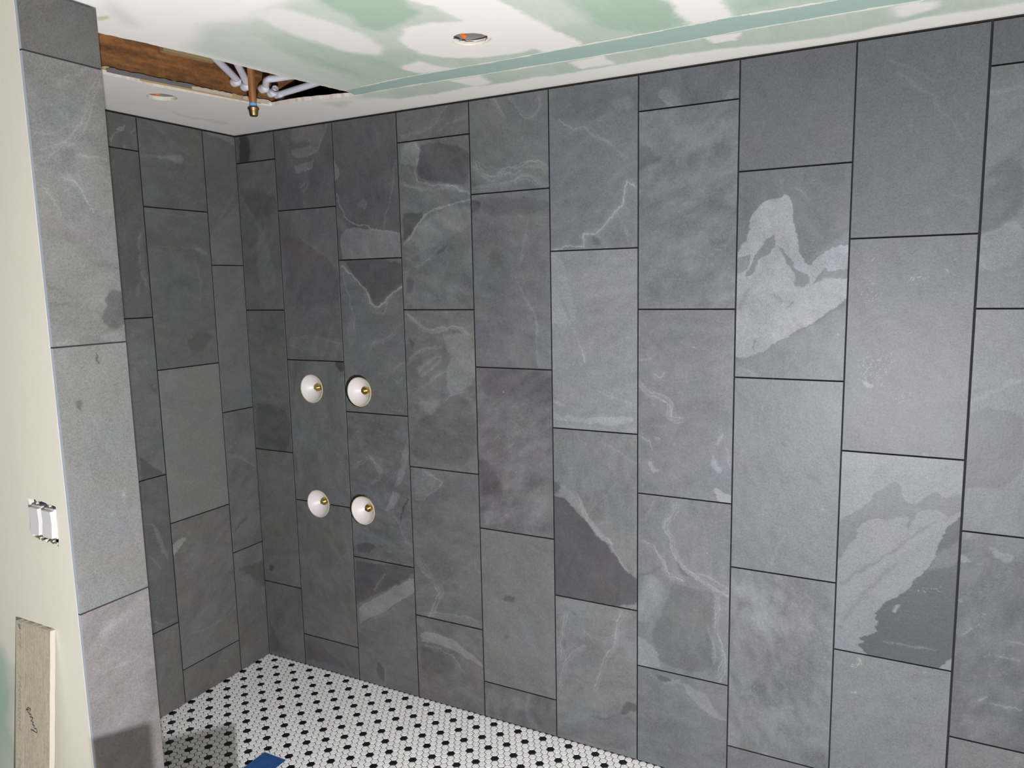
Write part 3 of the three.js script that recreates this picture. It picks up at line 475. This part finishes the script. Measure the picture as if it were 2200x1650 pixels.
// ------------------------------------------------------------------ framing and plumbing above the ceiling
const woodMap = (() => {
  const W = 512, H = 128, d = new Uint8Array(W * H * 4);
  for (let y = 0; y < H; y++) for (let x = 0; x < W; x++) {
    const n = fbm(x / 90, y / 9, 4) * 0.5 + fbm(x / 14, y / 5, 3) * 0.35 + 0.12 * noise(x / 3, y / 2), k = 1 + 0.75 * n, o = (y * W + x) * 4, pale = Math.max(0, noise(x / 22 + 8, y / 60) - 0.45) * 0.5;
    d[o] = toS(Math.max(0.01, 0.185 * k * k + pale * 0.3)); d[o + 1] = toS(Math.max(0.006, 0.078 * k * k + pale * 0.16)); d[o + 2] = toS(Math.max(0.003, 0.022 * k * k + pale * 0.03)); d[o + 3] = 255;
  }
  return dataTexture(d, W, H);
})();
const oldWood = new THREE.MeshStandardMaterial({ map: woodMap, roughness: 0.75 }), paleWood = std(lin(0.34, 0.24, 0.11), 0.85);
const joistTurn = Math.atan2(0.1, 0.52);
{
  const j = thing('ceiling_joist', 'old brown timber joist showing inside the ceiling opening', 'joist', [0.398, CEIL + 0.0135, 0.72]);
  j.rotation.y = -joistTurn;                                                // runs almost front to back
  part('beam', box(-0.040, 0, 0, 0.235, -0.56, 0.45), oldWood, j);
  part('cleat', box(0.0, 0.022, 0.088, 0.115, -0.24, -0.07), paleWood, j);
  const r = rng(3);
  const shard = (z0, z1, y0, y1, x, color) => {                             // torn lath and paper left along the foot of the joist
    const q = new THREE.Shape(), n = Math.round((z1 - z0) / 0.012); q.moveTo(z0, y0);
    for (let i = 0; i <= n; i++) q.lineTo(z0 + (z1 - z0) * i / n, y1 * (0.45 + 0.75 * r()) * (i === 0 || i === n ? 0.4 : 1)); q.lineTo(z1, y0);
    const g = new THREE.ExtrudeGeometry(q, { depth: 0.003, bevelEnabled: false }); g.rotateY(-Math.PI / 2); g.translate(x, 0, 0); part('torn_lath', g, std(color, 0.95), j);
  };
  shard(-0.42, 0.0, -0.010, 0.008, 0.004, lin(0.44, 0.32, 0.16)); shard(-0.18, 0.10, -0.006, 0.008, 0.009, lin(0.15, 0.145, 0.14)); shard(0.08, 0.42, -0.006, 0.010, 0.006, lin(0.50, 0.34, 0.18)); shard(-0.45, -0.34, -0.008, 0.005, 0.012, lin(0.5, 0.45, 0.36)); shard(-0.30, -0.16, -0.008, 0.004, 0.012, lin(0.52, 0.46, 0.36));
  const s = thing('subfloor_deck', 'dark wooden deck boards over the ceiling opening', 'deck', [0, CEIL + 0.25, 0]);
  for (let i = 0; i < 9; i++) part('board', box(0.02, 1.3, 0.0, 0.02, 0.005 + i * 0.145, 0.146 + i * 0.145), oldWood, s);
  const b2 = thing('ceiling_joist', 'second timber joist hidden over the near edge of the ceiling opening', 'joist', [0.95, CEIL + 0.0135, 0.7]); part('beam', box(0, 0.04, 0, 0.235, -0.65, 0.62), oldWood, b2);
  const b3 = thing('blocking_piece', 'timber block across the joists at the end of the opening', 'block', [0.7, CEIL + 0.13, 0.09]); part('beam', box(-0.35, 0.24, 0, 0.118, -0.02, 0.02), oldWood, b3);
}
function tube(points, radius, segs = 24, rad = 12) { return new THREE.TubeGeometry(new THREE.CatmullRomCurve3(points.map((q) => new THREE.Vector3(...q)), false, 'catmullrom', 0.15), segs, radius, rad, false); }
const pexWhite = std(lin(0.62, 0.62, 0.67), 0.45), collarWhite = std(lin(0.66, 0.66, 0.72), 0.4);
const PEX = [
  ['white plastic water pipe farthest left in the ceiling opening', [[0.695, 2.340, 0.750], [0.605, 2.330, 0.600], [0.545, 2.326, 0.500]], [0.512, 2.322, 0.444]],
  ['white plastic water pipe just left of the copper drop', [[0.70, 2.372, 0.662], [0.625, 2.352, 0.560], [0.555, 2.334, 0.462]], [0.510, 2.318, 0.400]],
  ['long white plastic water pipe running right from behind the copper drop', [[0.69, 2.396, 0.165], [0.640, 2.372, 0.240], [0.575, 2.340, 0.345], [0.560, 2.336, 0.362]], [0.520, 2.324, 0.330]],
  ['short white plastic pipe stub right of the copper drop', [[0.535, 2.322, 0.300], [0.525, 2.321, 0.294]], [0.512, 2.320, 0.284]],
  ['white plastic water pipe farthest right in the ceiling opening', [[0.78, 2.376, 0.165], [0.665, 2.352, 0.200], [0.56, 2.330, 0.232]], [0.508, 2.319, 0.246]],
];
for (const [label, run, end] of PEX) {
  const o = thing('water_pipe', label, 'pipe', end, 'white plastic pipes in the ceiling opening');
  const rel = (q) => [q[0] - end[0], q[1] - end[1], q[2] - end[2]];
  part('pipe_run', tube([...run.map(rel), [0, 0, 0]], 0.0115), pexWhite, o);
  const c = new THREE.CapsuleGeometry(0.0150, 0.014, 6, 16); c.rotateZ(Math.PI / 2); c.rotateY(-joistTurn); c.translate(-0.008, -0.004, 0);
  part('elbow', c, collarWhite, o);
}
{
  const o = thing('copper_pipe', 'copper shower drop pipe with blue band and brass end fitting', 'pipe', [0.62, 2.188, 0.487]);
  const copper = new THREE.MeshStandardMaterial({ color: lin(0.62, 0.28, 0.11), metalness: 0.65, roughness: 0.4 }), brass = new THREE.MeshStandardMaterial({ color: lin(0.36, 0.25, 0.10), metalness: 1, roughness: 0.42 });
  const p = new THREE.CylinderGeometry(0.0112, 0.0112, 0.27, 24); p.translate(0, 0.165, 0); part('pipe', p, copper, o);
  const t = new THREE.CylinderGeometry(0.0121, 0.0121, 0.009, 24); t.translate(0, 0.0345, 0); part('tape_band', t, std(lin(0.12, 0.38, 0.80), 0.6), o).userData = { label: 'light blue tape band' };
  const f = new THREE.LatheGeometry([[0, 0], [0.0115, 0], [0.0125, 0.002], [0.0150, 0.016], [0.0150, 0.020], [0.0180, 0.021], [0.0180, 0.026], [0.0165, 0.028], [0.0112, 0.030]].map(([a, b]) => new THREE.Vector2(a, b)), 24); part('brass_fitting', f, brass, o).userData = { label: 'brass threaded fitting' };
}
CANS.forEach(([x, z, R], i) => {
  const o = thing('recessed_can', i ? 'small round light opening in the ceiling near the left wall' : 'ragged round light opening in the middle of the ceiling', 'light can', [x, CEIL + 0.0127, z]);
  const grey = std(lin(0.22, 0.21, 0.205), 0.5, { side: THREE.DoubleSide });
  const shell = new THREE.LatheGeometry([[R * 1.12, 0.001], [R * 1.12, 0.006], [R * 0.9, 0.010], [0.0005, 0.011]].map(([a, b]) => new THREE.Vector2(a, b)), 28); part('housing', shell, grey, o);
  const orange = std(lin(0.75, 0.16, 0.02), 0.5), c = new THREE.ConeGeometry(0.008, 0.024, 10); c.rotateX(Math.PI / 2 + 0.1); c.translate(-R * 0.45, 0.0, R * 0.20); part('wire_connector', c, orange, o).userData = { label: 'orange wire connector' };
  part('wire', tube([[-R * 0.4, 0.004, R * 0.2], [0, 0.006, 0.0], [R * 0.4, 0.004, -R * 0.3], [R * 0.6, 0.008, 0]], 0.0025), std(lin(0.55, 0.53, 0.5), 0.6), o);
  if (!i) { const r = rng(8), s = new THREE.Shape(); for (let k = 0; k <= 12; k++) { const a = Math.PI * (0.95 + k / 12 * 0.9), q = R * 1.04; (k ? s.lineTo : s.moveTo).call(s, Math.cos(a) * q, Math.sin(a) * q); } for (let k = 12; k >= 0; k--) { const a = Math.PI * (0.95 + k / 12 * 0.9), q = R * (0.80 + 0.16 * r()); s.lineTo(Math.cos(a) * q, Math.sin(a) * q); } const g = new THREE.ExtrudeGeometry(s, { depth: 0.003, bevelEnabled: false }); g.rotateX(Math.PI / 2); g.translate(0, -0.006, 0); part('torn_paper', g, std(lin(0.74, 0.70, 0.63), 0.95), o); }
});

// ------------------------------------------------------------------ four shower valves in their white plaster cups
{
  const cup = std(lin(0.70, 0.655, 0.64), 0.3), rimMat = std(lin(0.58, 0.53, 0.32), 0.4), brass = new THREE.MeshStandardMaterial({ color: lin(0.72, 0.56, 0.24), metalness: 1, roughness: 0.28 });
  const names = ['white valve cup at the upper left of the four, whole inside its tile', 'white valve cup at the upper right beside a chipped tile hole', 'white valve cup at the lower left over a horizontal tile joint', 'white valve cup at the lower right beside a chipped tile corner'];
  VALVES.forEach(([x, y], i) => {
    const o = thing('valve_cup', names[i], 'shower valve', [x, y, 0], 'shower valves on the rear wall');
    o.rotation.z = i * 0.9;
    const prof = [[0.0585, -0.008], [0.0590, 0.0012], [0.0575, 0.0030], [0.0556, 0.0012], [0.0540, -0.003], [0.0500, -0.011], [0.0430, -0.020], [0.0340, -0.029], [0.0250, -0.037], [0.0185, -0.043], [0.0165, -0.047], [0.0, -0.047]];
    const g = new THREE.LatheGeometry(prof.slice(3).reverse().map(([a, b]) => new THREE.Vector2(a, b)), 48); g.rotateX(Math.PI / 2); part('cup', g, new THREE.MeshStandardMaterial({ color: cup.color, roughness: 0.38, side: THREE.DoubleSide }), o);
    const rg = new THREE.LatheGeometry(prof.slice(0, 4).map(([a, b]) => new THREE.Vector2(a, b)), 48); rg.rotateX(Math.PI / 2); part('rim', rg, new THREE.MeshStandardMaterial({ color: rimMat.color, roughness: 0.4, side: THREE.DoubleSide }), o);
    const n = new THREE.CylinderGeometry(0.0155, 0.0165, 0.016, 8); n.rotateX(Math.PI / 2); n.translate(0, 0, -0.039); part('nut', n, brass, o);
    const st = new THREE.CylinderGeometry(0.0062, 0.0066, 0.014, 12); st.rotateX(Math.PI / 2); st.translate(0, 0, -0.025); part('stem', st, brass, o);
  });
}

// ------------------------------------------------------------------ switches, board offcut, drain cover
{
  const b = thing('switch_box', 'blue electrical box behind the torn opening in the cream wall', 'electrical box', [0.772, 1.125, ZF - 0.052]);
  const blue = std(lin(0.03, 0.10, 0.36), 0.5);
  part('shell', mergeGeometries([box(-0.062, 0.062, -0.056, -0.053, 0, 0.040), box(-0.062, 0.062, 0.053, 0.056, 0, 0.040), box(-0.062, -0.059, -0.053, 0.053, 0, 0.040), box(0.059, 0.062, -0.053, 0.053, 0, 0.040), box(-0.062, 0.062, -0.056, 0.056, -0.003, 0)]), blue, b);
  const white = std(lin(0.52, 0.515, 0.50), 0.4), steel = new THREE.MeshStandardMaterial({ color: lin(0.55, 0.52, 0.42), metalness: 0.9, roughness: 0.35 });
  [[0.7425, 'white paddle light switch on the left in the torn wall opening'], [0.7915, 'white paddle light switch on the right in the torn wall opening']].forEach(([x, label], i) => {
    const o = thing('light_switch', label, 'light switch', [x, 1.128 - i * 0.001, ZF], 'light switches');
    const body = new RoundedBoxGeometry(0.040, 0.070, 0.034, 2, 0.002); body.translate(0, 0, -0.0160); part('body', body, white, o);
    const s = new THREE.Shape(); s.moveTo(-0.002, -0.0305); s.lineTo(0.0105, -0.0305); s.lineTo(0.0078, 0.0); s.lineTo(0.0088, 0.0305); s.lineTo(-0.002, 0.0305);
    const pg = new THREE.ExtrudeGeometry(s, { depth: 0.0335, bevelEnabled: true, bevelSize: 0.0006, bevelThickness: 0.0006, bevelSegments: 1 }); pg.rotateY(-Math.PI / 2); pg.translate(0.0168, 0, 0); part('paddle', pg, white, o);
    part('mounting_ear', box(-0.009, 0.009, -0.050, -0.034, -0.002, -0.0005), steel, o); part('mounting_ear', box(-0.009, 0.009, 0.034, 0.046, -0.002, -0.0005), steel, o);
    for (const y of [-0.042, 0.040]) { const sc = new THREE.CylinderGeometry(0.0035, 0.0035, 0.003, 12); sc.rotateX(Math.PI / 2); sc.translate(0, y, 0.0006); part('screw', sc, steel, o); }
  });
}
{
  const W = 256, H = 1024, w = 0.137, h = 0.872, [c, g] = canvasOf(W, H, '#000');
  const r = rng(21), img = g.getImageData(0, 0, W, H), d = img.data;
  for (let y = 0; y < H; y++) for (let x = 0; x < W; x++) {
    const rib = x > 64 ? 0.05 * Math.cos(x * 0.62) : 0, n = 0.93 + rib + 0.06 * noise(x / 2.5, y / 30) + 0.05 * noise(x / 5, y / 5) + 0.03 * noise(x, y / 2), o = (y * W + x) * 4, lite = x < 66 ? 1.03 : 1;
    d[o] = 174 * n * lite; d[o + 1] = 165 * n * lite; d[o + 2] = 143 * n * lite; d[o + 3] = 255;
  }
  g.putImageData(img, 0, 0);
  g.fillStyle = 'rgba(215,205,182,0.55)'; for (let i = 0; i < 120; i++) g.fillRect(66 + r() * 185, r() * H, 1.2, 6 + r() * 26);
  g.fillStyle = 'rgba(222,212,190,0.5)'; g.fillRect(64, 0, 2, H);
  g.fillStyle = 'rgba(128,120,122,0.85)'; g.font = 'italic 33px sans-serif'; g.textBaseline = 'middle';
  const K = H / h;                                                         // pixels per metre down the board
  for (const y of [-0.075, 0.128, 0.331, 0.534]) { g.save(); g.translate(34, y * K); g.rotate(Math.PI / 2); g.scale(0.98, 1.0); g.fillText('EdgeGuard', 0, 0); g.restore(); }
  g.strokeStyle = '#221d1a'; g.lineWidth = 2.6; g.lineJoin = g.lineCap = 'round';
  const pen = (list) => { g.beginPath(); list.forEach(([x, y], i) => (i ? g.lineTo(x, y) : g.moveTo(x, y))); g.stroke(); };
  const sx = (X) => 12 + (X - 85) * 0.685, sy = (Y) => (0.012 + (Y - 150) / 5 / 315 * 0.395) * K;       // the marker scrawl, from its place on the board
  for (const q of [[[185, 935], [205, 905], [235, 910], [225, 935]], [[205, 905], [190, 930], [215, 925]], [[195, 935], [215, 960], [225, 945]], [[220, 970], [240, 955], [245, 985], [225, 985]], [[240, 990], [262, 985], [250, 1010], [240, 1020], [265, 1030], [255, 1050], [280, 1055]], [[268, 1060], [280, 1080], [300, 1075], [310, 1100], [300, 1115], [265, 1105], [240, 1105]]]) pen(q.map(([X, Y]) => [sx(X), sy(Y)]));
  pen([[14, 10], [30, 22]]); pen([[24, 8], [34, 20]]);
  const t = new THREE.CanvasTexture(c); t.colorSpace = THREE.SRGBColorSpace;
  const face = new THREE.MeshStandardMaterial({ map: t, roughness: 0.9 }), core = std(lin(0.42, 0.385, 0.315), 0.95);
  const o = thing('backer_board_offcut', 'narrow tan cement board offcut with pencil print leaning on cream wall', 'board', [0.628, 0.002, 1.4465]);
  o.rotation.x = -Math.atan(0.109);
  const T = 0.0118, rr = rng(61), N = 40, P = [], U = [], M = [];
  // front face as a strip with a crumbled right edge; body behind it
  const xr = [...Array(N + 1)].map((_, i) => w + (rr() - 0.5) * 0.0018), fr = new THREE.BufferGeometry();
  const q4 = (a, b, c2, d2) => { for (const v of [a, b, c2, a, c2, d2]) { P.push(...v); U.push(v[0] / w, v[1] / h); } };
  for (let i = 0; i < N; i++) q4([0, h * i / N, 0], [xr[i], h * i / N, 0], [xr[i + 1], h * (i + 1) / N, 0], [0, h * (i + 1) / N, 0]);
  fr.setAttribute('position', new THREE.Float32BufferAttribute(P, 3)); fr.setAttribute('uv', new THREE.Float32BufferAttribute(U, 2)); fr.computeVertexNormals();
  part('face', fr, face, o);
  const s = new THREE.Shape(); s.moveTo(0.0004, 0); s.lineTo(xr[0] - 0.0003, 0); for (let i = 1; i <= N; i++) s.lineTo(xr[i] - 0.0003 + (rr() - 0.5) * 0.0008, h * i / N - 0.0006); for (let i = 1; i < 14; i++) s.lineTo(w * (1 - i / 14), h - 0.0006 + (rr() - 0.5) * 0.004); s.lineTo(0.0004, h - 0.001);
  const bg = new THREE.ExtrudeGeometry(s, { depth: T, bevelEnabled: false }); bg.translate(0, 0, -T - 0.0005); part('core', bg, core, o).userData = { label: 'pale crumbly cut edge' };
}
{
  const W = 128, [c, g] = canvasOf(W, W, 'rgb(38,82,140)'), r = rng(2);
  g.lineCap = 'round';
  for (let i = 0; i < 46; i++) { g.strokeStyle = 'rgba(150,178,205,' + (0.12 + 0.3 * r()).toFixed(2) + ')'; g.lineWidth = 0.7 + r(); const R = 12 + r() * 48, a = r() * 6.28; g.beginPath(); g.arc(62, 72, R, a, a + 0.3 + r() * 0.8); g.stroke(); }
  const t = new THREE.CanvasTexture(c); t.colorSpace = THREE.SRGBColorSpace;
  const o = thing('drain_cover', 'blue taped square over the drain on the mosaic floor', 'drain cover', [0.576, 0.0002, 0.592]);
  const bg = new RoundedBoxGeometry(0.102, 0.0022, 0.106, 1, 0.0008); bg.translate(0, 0.0011, 0); part('tape', bg, new THREE.MeshStandardMaterial({ map: t, roughness: 0.55 }), o);
}

// ------------------------------------------------------------------ outside the frame: what lights the room and what shades its lower left
{
  const o = thing('work_light', 'LED work light on a black tripod below the camera', 'work light', [LAMP.x, 0.001, LAMP.z]);
  const blk = std(0x1b1b1b, 0.6), y = LAMP.y;
  const head = new RoundedBoxGeometry(0.12, 0.10, 0.03, 2, 0.006); head.translate(0, y, 0.058); part('housing', head, blk, o);
  const face = new THREE.CylinderGeometry(0.012, 0.012, 0.003, 24); face.rotateX(Math.PI / 2); face.translate(0, y, 0.0415); part('lens', face, new THREE.MeshStandardMaterial({ color: 0xffffff, emissive: 0xf6f8ff, emissiveIntensity: 1.5 }), o);
  const pole = new THREE.CylinderGeometry(0.011, 0.013, y - 0.30, 12); pole.translate(0, (y + 0.30) / 2, 0.085); part('pole', pole, blk, o);
  part('bracket', box(-0.012, 0.012, y - 0.06, y + 0.01, 0.070, 0.092), blk, o);
  for (let i = 0; i < 3; i++) { const a = i * 2.094 + 0.5; part('leg', tube([[0, 0.42, 0.085], [Math.sin(a) * 0.34, 0.008, 0.085 + Math.cos(a) * 0.34]], 0.008, 4, 8), blk, o); }
}
const cardMap = (() => { const W = 128, d = new Uint8Array(W * W * 4); for (let y = 0; y < W; y++) for (let x = 0; x < W; x++) { const n = 1 + 0.08 * noise(x / 2, y / 20) + 0.05 * noise(x / 9, y / 9), o = (y * W + x) * 4; d[o] = 176 * n; d[o + 1] = 136 * n; d[o + 2] = 92 * n; d[o + 3] = 255; } return dataTexture(d, W, W); })();
const card = new THREE.MeshStandardMaterial({ map: cardMap, roughness: 0.9 }), tapeMat = std(lin(0.45, 0.35, 0.2), 0.4);
{
  // two added cartons, shaped along the lamp rays to shade the tiled wall end and mosaic
  const toward = (t, x, z) => new THREE.Vector2(LAMP.x + t * (x - LAMP.x), LAMP.z + t * (z - LAMP.z));
  const H = LAMP.y * 0.42, far = toward(0.58, 0.283, 0.454), dir = new THREE.Vector2(LAMP.x - far.x, LAMP.z - far.y).normalize();
  const o = thing('added_shade_carton', 'added unseen carton shaped to shade the mosaic floor', 'carton', [far.x, 0.001, far.y]);
  o.rotation.y = Math.atan2(-dir.y, dir.x);                                 // its local x runs from the far corner towards the lamp
  part('box', box(0, 0.60, 0, H - 0.001, 0, 0.46), card, o); part('packing_tape', box(-0.0005, 0.6005, 0.2, H, 0.20, 0.25), tapeMat, o);
  const HA = LAMP.y - 0.55 * (LAMP.y - 0.603), a = toward((LAMP.y - HA) / (LAMP.y - 0.6247), XS, 1.343), b = toward((LAMP.y - HA) / (LAMP.y - 0.5822), XS, 1.1935);
  const s = thing('added_shade_box', 'added unseen small carton shaped to shade the tiled wall end', 'carton', [a.x, H + 0.001, a.y]);
  const q = new THREE.Shape(), L2 = new THREE.Vector2(LAMP.x, LAMP.z), near = (v) => v.clone().add(L2.clone().sub(v).setLength(0.05)).sub(a);
  [new THREE.Vector2(0, 0), b.clone().sub(a), near(b), near(a)].forEach((v, i) => (i ? q.lineTo(v.x, v.y) : q.moveTo(v.x, v.y)));
  const sg = new THREE.ExtrudeGeometry(q, { depth: HA - H - 0.001, bevelEnabled: false }); sg.rotateX(Math.PI / 2); sg.translate(0, HA - H - 0.001, 0);
  part('box', sg, card, s);
}

renderer.render(scene, camera);
